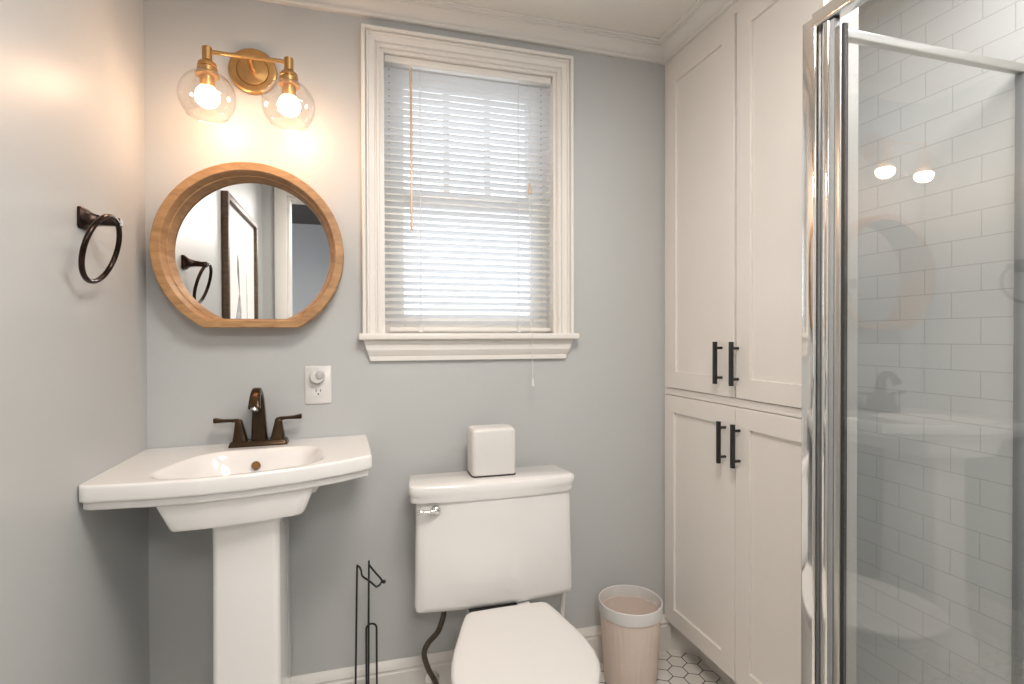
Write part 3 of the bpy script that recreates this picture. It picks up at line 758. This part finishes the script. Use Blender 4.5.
# ------------------------------------------------------------------ waste bin
wb = thing('waste_bin', 'frosted pinkish round waste bin with white rim beside the toilet', 'waste bin', (0.906, 1.662, 0))
bx_, by_ = 0.907, 1.660
bm = B(); ls = []
NR = 144
def rib(r, z, a=0.0012): return [(bx_ + (r + a * (1 if k % 4 < 2 else 0)) * cos(2 * pi * k / NR), by_ + (r + a * (1 if k % 4 < 2 else 0)) * sin(2 * pi * k / NR), z) for k in range(NR)]
def rib0(r, z): return rib(r, z, 0)
loft(bm, [rib0(0.082, 0.0), rib0(0.086, 0.003), rib(0.087, 0.010), rib(0.1035, 0.247), rib0(0.1035, 0.250), rib0(0.1015, 0.250), rib0(0.085, 0.012), rib0(0.080, 0.008)])
obj('body', bm, M_bin, wb, angle=60)
bm = B(); lathe(bm, [(0.1055, 0.245), (0.1072, 0.247), (0.1095, 0.283), (0.1090, 0.2875), (0.1070, 0.289), (0.1050, 0.2875), (0.1030, 0.250), (0.1038, 0.245)], (bx_, by_, 0), seg=72, cap0=False, cap1=False)
bm.verts.ensure_lookup_table()
n = 72; vs = bm.verts[:]
for k in range(n): bm.faces.new((vs[-n + k], vs[-n + (k + 1) % n], vs[(k + 1) % n], vs[k]))
obj('rim', bm, M_plastic, wb)

# ------------------------------------------------------------------ linen cupboards
CE = 1.069    # end of the cupboards (towards the camera)
def shaker(parent, y0, y1, z0, z1, st_=0.062, rl=0.062):
    bm = B(); xf, xb, rec = 1.1245, 1.1425, 0.0090
    yi0, yi1, zi0, zi1 = y0 + st_, y1 - st_, z0 + rl, z1 - rl
    def ring(ya, yb_, za, zb_, x): return [(x, ya, za), (x, yb_, za), (x, yb_, zb_), (x, ya, zb_)]
    loft(bm, [ring(y0, y1, z0, z1, xb), ring(y0, y1, z0, z1, xf + 0.0015), ring(y0 + 0.0015, y1 - 0.0015, z0 + 0.0015, z1 - 0.0015, xf),
              ring(yi0 - 0.001, yi1 + 0.001, zi0 - 0.001, zi1 + 0.001, xf), ring(yi0, yi1, zi0, zi1, xf + 0.001), ring(yi0, yi1, zi0, zi1, xf + rec)])
    return obj('door', bm, M_cab, parent, smooth=False)
def pull(parent, y, z0, z1):
    bm = B(); box(bm, 1.0925, 1.1035, y - 0.0055, y + 0.0055, z0, z1)
    for z in (z0 + 0.020, z1 - 0.020): tube(bm, [(1.103, y, z), (1.1243, y, z)], 0.0045, 10)
    obj('handle', bm, M_black, parent, bevel=0.0008, bseg=1)
YM = 1.397
up = thing('upper_linen_cupboard', 'tall white double-door cupboard above the split line, reaching the ceiling', 'cupboard', (1.18, 1.43, 1.0))
bm = B(); box(bm, 1.143, 1.234, CE, YB - 0.0005, 0.994, 2.29); obj('carcass', bm, M_cab, up, bevel=0.0015)
bm = B(); box(bm, XC, 1.1428, CE, YB - 0.0005, 2.199, 2.29); box(bm, XC, 1.1428, 1.7845, YB - 0.0005, 1.0065, 2.199); box(bm, XC, 1.1428, CE, YB - 0.0005, 0.994, 1.0065); obj('face_frame', bm, M_cab, up)
d = shaker(up, YM + 0.0050, 1.782, 1.009, 2.196); pull(d, 1.458, 1.048, 1.183)
d = shaker(up, CE + 0.004, YM - 0.0050, 1.009, 2.196); pull(d, 1.381, 1.048, 1.183)
lo_ = thing('lower_linen_cupboard', 'white double-door cupboard below the split line, beside the waste bin', 'cupboard', (1.18, 1.43, 0.12))
bm = B(); box(bm, 1.143, 1.234, CE, YB - 0.0005, 0.122, 0.9935); obj('carcass', bm, M_cab, lo_, bevel=0.0015)
bm = B(); box(bm, XC, 1.1428, CE, YB - 0.0005, 0.9825, 0.9935); box(bm, XC, 1.1428, 1.7935, YB - 0.0005, 0.122, 0.9825); obj('face_frame', bm, M_cab, lo_)
d = shaker(lo_, YM + 0.0018, 1.792, 0.124, 0.980); pull(d, 1.440, 0.798, 0.931)
d = shaker(lo_, CE + 0.004, YM - 0.0018, 0.124, 0.980); pull(d, 1.374, 0.798, 0.931)
bm = B()
loft(bm, [[(1.150, 1.797, z), (1.50, 1.425, z), (1.22, 1.425, z), (1.20, 1.30, z), (1.22, CE + 0.02, z), (1.233, CE + 0.02, z), (1.233, 1.43, z), (1.515, 1.43, z), (1.165, 1.799, z)] if False else [(1.152, 1.796, z), (1.233, 1.708, z), (1.2335, 1.7085, z), (1.2335, 1.796, z)] for z in (0.0, 0.1215)])
obj('toe_kick', bm, M_trim, lo_, smooth=False)
bm = B(); box(bm, 1.222, 1.2335, CE + 0.02, 1.707, 0.0, 0.1215); obj('toe_kick', bm, M_trim, lo_, smooth=False)

# ------------------------------------------------------------------ shower enclosure
sh = thing('shower_enclosure', 'chrome-framed glass shower enclosure at the right', 'shower', (0.93, 0.4, 0))
YP = 0.906
bm = B()      # corner post with a rounded outer face
L = lambda z: [(x, y, z) for x, y in rrect(0.931, 0.9110, 0.016, 0.0178, 0.005, 6)]
loft(bm, [L(0.10), L(1.862)]); obj('corner_post', bm, M_chrome, sh, angle=60)
bm = B(); box(bm, 0.9305, 0.9445, 0.8810, 0.8930, 0.10, 1.846); obj('filler_strip', bm, M_seal, sh, bevel=0.002)
bm = B(); L = lambda z: [(x, y, z) for x, y in rrect(0.930, 0.8730, 0.0100, 0.0078, 0.004, 4)]
loft(bm, [L(0.10), L(1.840)]); obj('door_jamb', bm, M_chrome, sh, angle=60)
bm = B(); box(bm, 0.922, 0.938, 0.8540, 0.8650, 0.10, 1.838); obj('door_seal', bm, M_seal, sh, bevel=0.001)
bm = B(); L = lambda z: [(x, y, z) for x, y in rrect(0.930, 0.8460, 0.0075, 0.0075, 0.003, 4)]
loft(bm, [L(0.10), L(1.818)]); obj('door_stile', bm, M_chrome_b, sh, angle=60)
bm = B(); box(bm, 0.9245, 0.9355, 0.8335, 0.8380, 0.10, 1.818); obj('edge_gasket', bm, M_rubber, sh)
bm = B(); box(bm, 0.921, 0.939, 0.8545, 0.8650, 1.8385, 1.8415); obj('pivot_block', bm, M_rubber, sh, bevel=0.002)
bm = B(); L = lambda y: [(x, y, z) for x, z in rrect(0.930, 1.857, 0.016, 0.0155, 0.005, 4)]
loft(bm, [L(0.9005), L(YF + 0.005)]); obj('header_rail', bm, M_chrome, sh, angle=60)
bm = B(); box(bm, 0.927, 0.933, YF + 0.02, 0.8334, 0.125, 1.817); obj('glass_door', bm, M_shower, sh, smooth=False)
bm = B(); L = lambda x: [(x, y, z) for y, z in rrect(YP, 1.845, 0.010, 0.0105, 0.004, 4)]
loft(bm, [L(0.9475), L(1.547)]); obj('return_rail', bm, M_chrome_b, sh, angle=60)
bm = B(); box(bm, 0.948, 1.549, YP - 0.003, YP + 0.003, 0.10, 1.835); obj('return_panel', bm, M_shower2, sh, smooth=False)
bm = B(); box(bm, 1.549, XT - 0.0005, YP - 0.012, YP + 0.012, 0.10, 1.853); obj('wall_channel', bm, M_seal, sh, bevel=0.002)
bm = B(); box(bm, 0.905, 0.955, YF + 0.001, 0.938, 0.0, 0.10); box(bm, 0.955, XT - 0.001, 0.880, 0.938, 0.0, 0.10); obj('curb', bm, M_trim, sh, bevel=0.004)

# ------------------------------------------------------------------ added fill lamp, unseen above the view
cl_ = thing('added_fill_lamp', 'added flush round white fill lamp, unseen above the middle of the room', 'fill lamp', (0.30, 0.45, ZC))
bm = B(); lathe(bm, [(0.13, 0.0), (0.135, -0.008), (0.13, -0.02)], (0.30, 0.45, ZC - 0.0005), seg=40); obj('fill_lamp_base', bm, M_chrome_b, cl_)
bm = B(); lathe(bm, [(0.120, -0.0205), (0.118, -0.030), (0.09, -0.040), (0.04, -0.044)], (0.30, 0.45, ZC), seg=40); obj('fill_lamp_diffuser', bm, M_fill_lamp, cl_)
